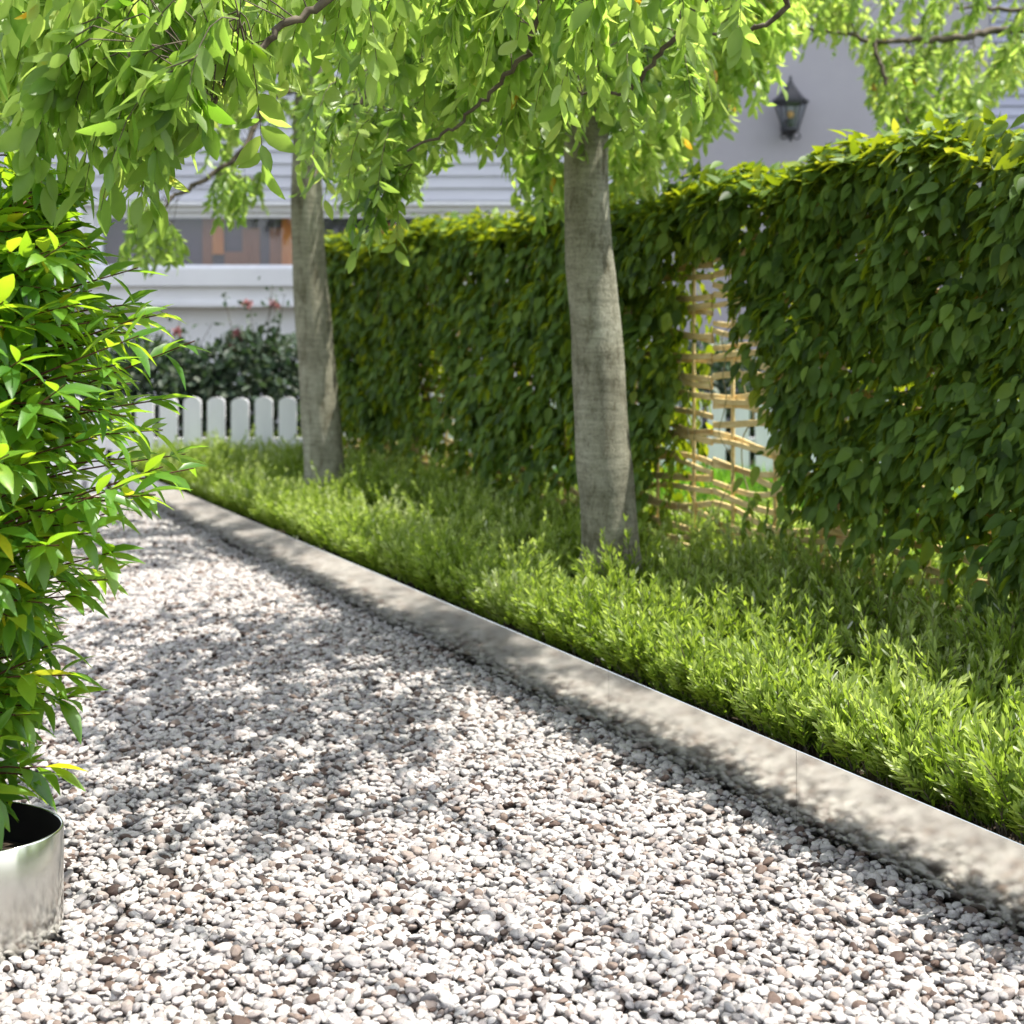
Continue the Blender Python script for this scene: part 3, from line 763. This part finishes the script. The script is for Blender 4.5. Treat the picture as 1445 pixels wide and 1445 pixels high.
for x in (-4.1, -2.62, -1.2, .3, 1.8, 3.2):
    b = MB(); b.box((x-.045, FENCE+.047, .0), (x+.045, FENCE+.135, .58)); b.build('fence_post', M['white_paint'], fr, smooth=False)

# ------------------------------------------------------------------ rose bushes behind the fence
def rose_bush(c, r, h, n, blooms, label, tall=()):
    root = empty('rose_bush', (c[0], c[1], 0), label, 'rose bush', 'rose bushes behind the picket fence')
    lb, sb = MB(), MB(); P, A, S, R_ = [], [], [], []
    tips = []
    for i in range(30):
        a = RS.uniform(0, 6.283); rr = r*math.sqrt(RS.uniform()); z = h*RS.uniform(.6, 1)*(1-.3*(rr/r)**2)
        tips.append(np.array([c[0]+rr*math.cos(a), c[1]+.55*rr*math.sin(a), z]))
    tips += [np.array(t, float) for t in tall]
    for i, t in enumerate(tips):
        b0 = np.array([c[0]+RS.normal(0, .1), c[1]+RS.normal(0, .08), 0])
        s = spline([b0, b0*.6+t*.4+RS.normal(0, .04, 3)+UP*.1, t], 8); sb.tube(s, np.linspace(.007, .002, len(s)), 5)
        if i >= 30:
            for q in s[9:]:
                for _ in range(3): P.append(q+RS.normal(0, .035, 3)); A.append(unit(1)[0]); S.append(RS.uniform(.03, .055)); R_.append(RS.uniform(.2, .9))
    for _ in range(n):
        p = unit(1)[0]*RS.uniform(.35, 1)**.5
        q = np.array([c[0]+p[0]*r, c[1]+p[1]*r*.55, h*.48+p[2]*h*.48])
        if q[2] < .04: continue
        if RS.uniform() < .25*(.5+.5*math.sin(q[0]*9)*math.sin(q[2]*11)): continue
        P.append(q); A.append(unit(1)[0]+p*.5); S.append(RS.uniform(.045, .085)); R_.append(RS.uniform(0, 1))
    lb.leaves(SMALL, P, A, unit(len(P))+UP*.5, S, 1.1, -.15, 0, R_)
    lb.build('foliage', M['rose_leaf'], root); sb.build('stem', M['twig'], root)
    for q in blooms:
        bb = MB(); m = 26; P2 = np.array(q)+RS.normal(0, .008, (m, 3)); u_ = unit(m)
        bb.leaves(SMALL, P2, u_+UP*.4, np.cross(u_, unit(m)), RS.uniform(.022, .04, m), 1.7, .5, 0, RS.uniform(0, 1, m)); bb.build('bloom', M['rose_pink'], root)
D = 9.35
rose_bush((-2.35, D), .52, 1.0, 4600, [at(250,470,D)], 'dark rose bush behind the picket fence beside the potted shrub',
          [at(255,450,D), at(262,468,D), at(300,455,D)])
rose_bush((-1.68, D+.05), .54, 1.06, 5200, [at(325,492,D), at(334,472,D), at(350,430,D), at(386,431,D), at(340,478,D)],
          'dark rose bush with pink blooms behind the picket fence left of the far trunk',
          [at(316,415,D), at(352,428,D), at(386,425,D), at(384,405,D), at(402,415,D), at(320,470,D)])
rose_bush((1.25, D), .6, 1.0, 4000, [], 'dark rose bush behind the picket fence seen through the gap in the climbers')

# ------------------------------------------------------------------ house
HY = 12.0
def wx(x): return (x-CX)*HY/F
def wz(y): return H+(CY-y)*HY/F
hs = empty('house', (0, HY, 0), 'pale rendered house with board siding filling the whole background', 'house')
TOP = 7.4
X0, X1, XP0, XP1 = -7.5, 9.0, wx(945), wx(1388)
wl, wr, wt, wb = wx(133), wx(705), wz(299), wz(380)
def wall_mesh():
    m = MB(); y0, y1 = HY, HY+.25
    m.box((X0, y0, 0), (XP0-.002, y1, wb)); m.box((X0, y0, wb+.001), (wl, y1, TOP))
    m.box((wl+.001, y0, wt), (XP0-.002, y1, TOP)); m.box((wr, y0, wb+.001), (XP0-.002, y1, wt-.001))
    m.box((XP1+.002, y0, 0), (X1, y1, TOP)); return m
wall_mesh().build('wall', M['pale_wall'], hs, smooth=False)
b = MB(); b.box((XP0, HY-.12, 0), (XP1, HY+.26, TOP)); b.build('rendered_bay', M['render_wall'], hs, smooth=False)
b = MB(); b.box((X0+.2, HY+4, 0), (X1-.2, HY+4.2, TOP-.2)); b.box((X0, HY+.252, 0), (X0+.2, HY+4.2, TOP-.01)); b.box((X1-.2, HY+.252, 0), (X1, HY+4.2, TOP-.01))
b.build('outer_wall', M['pale_wall'], hs, smooth=False)
b = MB()
b.add([(X0-.3,HY-.4,TOP),(X1+.3,HY-.4,TOP),(X1+.3,HY+2.2,TOP+1.5),(X0-.3,HY+2.2,TOP+1.5),(X1+.3,HY+4.7,TOP),(X0-.3,HY+4.7,TOP)], [(0,1,2,3),(3,2,4,5)])
b.build('roof', M['roof_tile'], hs, smooth=False)
def siding(xa, xb, za, zb, mat, pitch=.10):
    m = MB(); z = za
    while z < zb:
        z1 = min(z+pitch, zb)
        y0 = HY-.028; v = [(xa,y0-.004,z),(xb,y0-.004,z),(xb,y0+.014,z1),(xa,y0+.014,z1),(xa,HY-.002,z),(xb,HY-.002,z),(xb,HY-.002,z1),(xa,HY-.002,z1)]
        m.add(v, [(0,1,2,3),(4,5,1,0),(3,2,6,7),(0,3,7,4),(1,5,6,2)]); z = z1+.004
    return m
siding(X0+.1, wx(742), wz(283), TOP-.2, 0).build('siding', M['siding'], hs, smooth=False)
siding(wx(770), XP0-.12, wz(283), TOP-.2, 0).build('siding', M['siding'], hs, smooth=False)
siding(XP1+.05, X1-.1, wz(283), TOP-.2, 0, .085).build('siding', M['blue_siding'], hs, smooth=False)
for xa, xb in ((wx(744), wx(768)), (XP0-.115, XP0-.004), (wx(104), wx(118))):
    b = MB(); b.box((xa, HY-.05, wz(283) if xa > -3 else wb), (xb, HY-.001 if xa > -3 else HY-.001, TOP-.2 if xa > -3 else wz(290))); b.build('trim', M['white_paint'], hs, smooth=False)
b = MB(); b.box((wx(104)-.1, HY-.06, wz(290)), (XP0-.01, HY-.001, wz(285))); b.build('lintel', M['white_paint'], hs, smooth=False)
for (za, zb, pr, nm) in ((wz(404), wb, .17, 'sill'), (wz(428), wz(404)-.002, .12, 'moulding'), (wz(433), wz(428)-.002, .16, 'moulding')):
    b = MB(); b.box((X0+.3, HY-pr, za), (XP0-.01, HY-.001, zb)); b.build(nm, M['pale_wall'], hs, smooth=False)
wn = MB()
for xa, xb in ((wl, wl+.05), (wr-.05, wr)): wn.box((xa, HY+.05, wb+.003), (xb, HY+.13, wt-.003))
wn.box((wl+.051, HY+.05, wt-.045), (wr-.051, HY+.13, wt-.003)); wn.box((wl+.051, HY+.05, wb+.003), (wr-.051, HY+.13, wb+.04))
win = wn.build('window', M['white_paint'], hs, smooth=False)
b = MB(); b.box((wl+.052, HY+.09, wb+.041), (wr-.052, HY+.096, wt-.046)); b.build('pane', M['glass'], win, smooth=False)
b = MB(); b.box((wl+.001, HY+.235, wb+.001), (wr-.001, HY+.249, wt-.001), 0); b.build('room_backing', M['dark_room'], win, smooth=False)  # board behind the pane, coloured as the dim interior of the room
for xa, xb, za, zb, mt, dy in ((293,309,302,358,'orange_wood',.19),(278,292,302,380,'brown_wood',.21),(310,345,352,380,'brown_wood',.2),(335,360,318,380,'brown_wood',.215),
                               (393,425,300,380,'orange_wood',.17),(520,560,312,380,'orange_wood',.18),(612,630,300,380,'brown_wood',.19),(652,690,303,380,'orange_wood',.18),
                               (375,392,318,380,'brown_wood',.2)):
    b = MB(); b.box((wx(xa), HY+dy, wz(zb)+.004), (wx(xb), HY+dy+.02, wz(za)-.01)); b.build('wooden_panel', M[mt], win, smooth=False)

# ------------------------------------------------------------------ wall lantern
def lantern():
    yw = HY-.12; yc = yw-.19; kx = (yc)/F
    cx = (1115.5-CX)*kx; zt = lambda y: H+(CY-y)*kx
    root = empty('wall_lantern', (cx, yw, zt(200)), 'black six-sided wall lantern with pointed roof on the rendered wall', 'lantern')
    c = (cx, yc, 0)
    r_top, r_bot = 22.5*kx, 11*kx
    b = MB()
    prof = [(26.5*kx, zt(144.5)), (26.5*kx, zt(142.5)), (18*kx, zt(136)), (10*kx, zt(126.5)), (5*kx, zt(119)), (2.6*kx, zt(114)), (1.7*kx, zt(111)), (2.2*kx, zt(109.5)), (1.4*kx, zt(107.5)), (.4*kx, zt(106))]
    b.lathe([(.3*kx, zt(145))]+prof, c, 6, 0, .5, math.radians(0)); b.build('roof', M['black_iron'], root, smooth=False)
    b = MB()
    for i in range(6):
        a = i/6*2*math.pi
        p = np.array([math.cos(a), math.sin(a)])
        b.tube([(cx+p[0]*r_top, yc+p[1]*r_top, zt(145)), (cx+p[0]*r_bot, yc+p[1]*r_bot, zt(181))], 1.4*kx, 6, cap=True)
    b.lathe([(r_top+1.6*kx, zt(147)), (r_top+1.6*kx, zt(145)), (r_top-1.6*kx, zt(145)), (r_top-1.8*kx, zt(147)), (r_top+1.6*kx, zt(147))], c, 6)
    b.lathe([(.2*kx, zt(181)), (r_bot+1.5*kx, zt(181)), (r_bot+2*kx, zt(184)), (r_bot-2*kx, zt(187)), (4*kx, zt(191)), (2.4*kx, zt(195)), (3.2*kx, zt(197)), (1.5*kx, zt(199.5)), (.2*kx, zt(200))], c, 6)
    b.build('frame', M['black_iron'], root, smooth=False)
    b = MB(); b.lathe([(r_top-1.2*kx, zt(147)), (r_bot-.6*kx, zt(181))], c, 6); b.build('pane', M['lamp_glass'], root, smooth=False)
    b = MB(); b.lathe([(.2*kx, zt(181)), (2.6*kx, zt(181)), (2.6*kx, zt(167)), (.2*kx, zt(167))], c, 12); b.build('candle_holder', M['black_iron'], root)
    b = MB(); b.lathe([(2*kx, zt(167)), (4.6*kx, zt(164)), (5*kx, zt(161)), (3.4*kx, zt(157.5)), (.2*kx, zt(156))], (cx-3*kx*0, yc, 0), 14); b.build('bulb', M['amber'], root)
    b = MB()
    b.tube(spline([(cx, yw-.004, zt(178)), (cx, yw-.06, zt(186)), (cx, yc+.04, zt(193)), (cx, yc, zt(190))], 8), 2.2*kx, 8)
    for s in (-1, 1):
        th = np.linspace(0, 4.6, 18); rr = np.linspace(6.5, 2, 18)*kx
        b.tube(np.stack([cx+s*(10*kx-rr*np.cos(th)), np.full(18, yc), zt(191)-rr*np.sin(th)], 1), 1.3*kx, 6, cap=True)
    b.build('bracket', M['black_iron'], root)
    b = MB(); b.lathe([(.2*kx,0),(8*kx,0),(8*kx,.012),(6*kx,.02),(.2*kx,.022)], (0,0,0), 20)
    v = b.v[0]; b.v[0] = np.stack([cx+v[:, 0], yw-.001-v[:, 2], zt(176)+v[:, 1]*1.5], 1)
    b.build('wall_plate', M['black_iron'], root)
lantern()

# ------------------------------------------------------------------ light, camera, render
EL, SD = math.radians(68), Vector((.995, .10, 0)).normalized()
sun_dir = Vector((SD.x*math.cos(EL), SD.y*math.cos(EL), math.sin(EL)))
sl = bpy.data.lights.new('sun', 'SUN'); sl.energy = 3.7; sl.angle = math.radians(.5); sl.color = (1, .955, .87)
so = bpy.data.objects.new('sun', sl); COL.objects.link(so); so.rotation_euler = sun_dir.to_track_quat('Z', 'Y').to_euler(); so.location = (6, 5, 9)
w = bpy.data.worlds.new('World'); sc.world = w; w.use_nodes = True
nt = w.node_tree; bg = nt.nodes['Background']
sky = nt.nodes.new('ShaderNodeTexSky'); sky.sky_type = 'NISHITA'; sky.sun_disc = False
sky.sun_elevation = EL; sky.sun_rotation = math.atan2(SD.x, SD.y); sky.air_density = 1.0; sky.dust_density = 1.5
hv = nt.nodes.new('ShaderNodeHueSaturation'); hv.inputs['Saturation'].default_value = .42
nt.links.new(sky.outputs[0], hv.inputs['Color']); nt.links.new(hv.outputs[0], bg.inputs[0]); bg.inputs[1].default_value = .15
cam = bpy.data.cameras.new('camera'); co = bpy.data.objects.new('camera', cam); COL.objects.link(co)
co.location = (0, 0, H); co.rotation_euler = (math.pi/2, 0, 0)
cam.sensor_width = 36; cam.lens = 36*F/1445; cam.shift_y = -(722.5-CY)/1445; cam.clip_start = .05; cam.clip_end = 500
cam.dof.use_dof = True; cam.dof.focus_distance = 2.75; cam.dof.aperture_fstop = 4.4
sc.camera = co
vs = sc.view_settings; vs.view_transform = 'Standard'; vs.look = 'None'; vs.gamma = 1; vs.exposure = 1.48
sc.render.engine = 'CYCLES'; sc.cycles.use_denoising = True
sc.cycles.max_bounces = 8; sc.cycles.diffuse_bounces = 4; sc.cycles.glossy_bounces = 3; sc.cycles.transmission_bounces = 4; sc.cycles.transparent_max_bounces = 6
sc.cycles.caustics_reflective = False; sc.cycles.caustics_refractive = False; sc.cycles.sample_clamp_indirect = 6
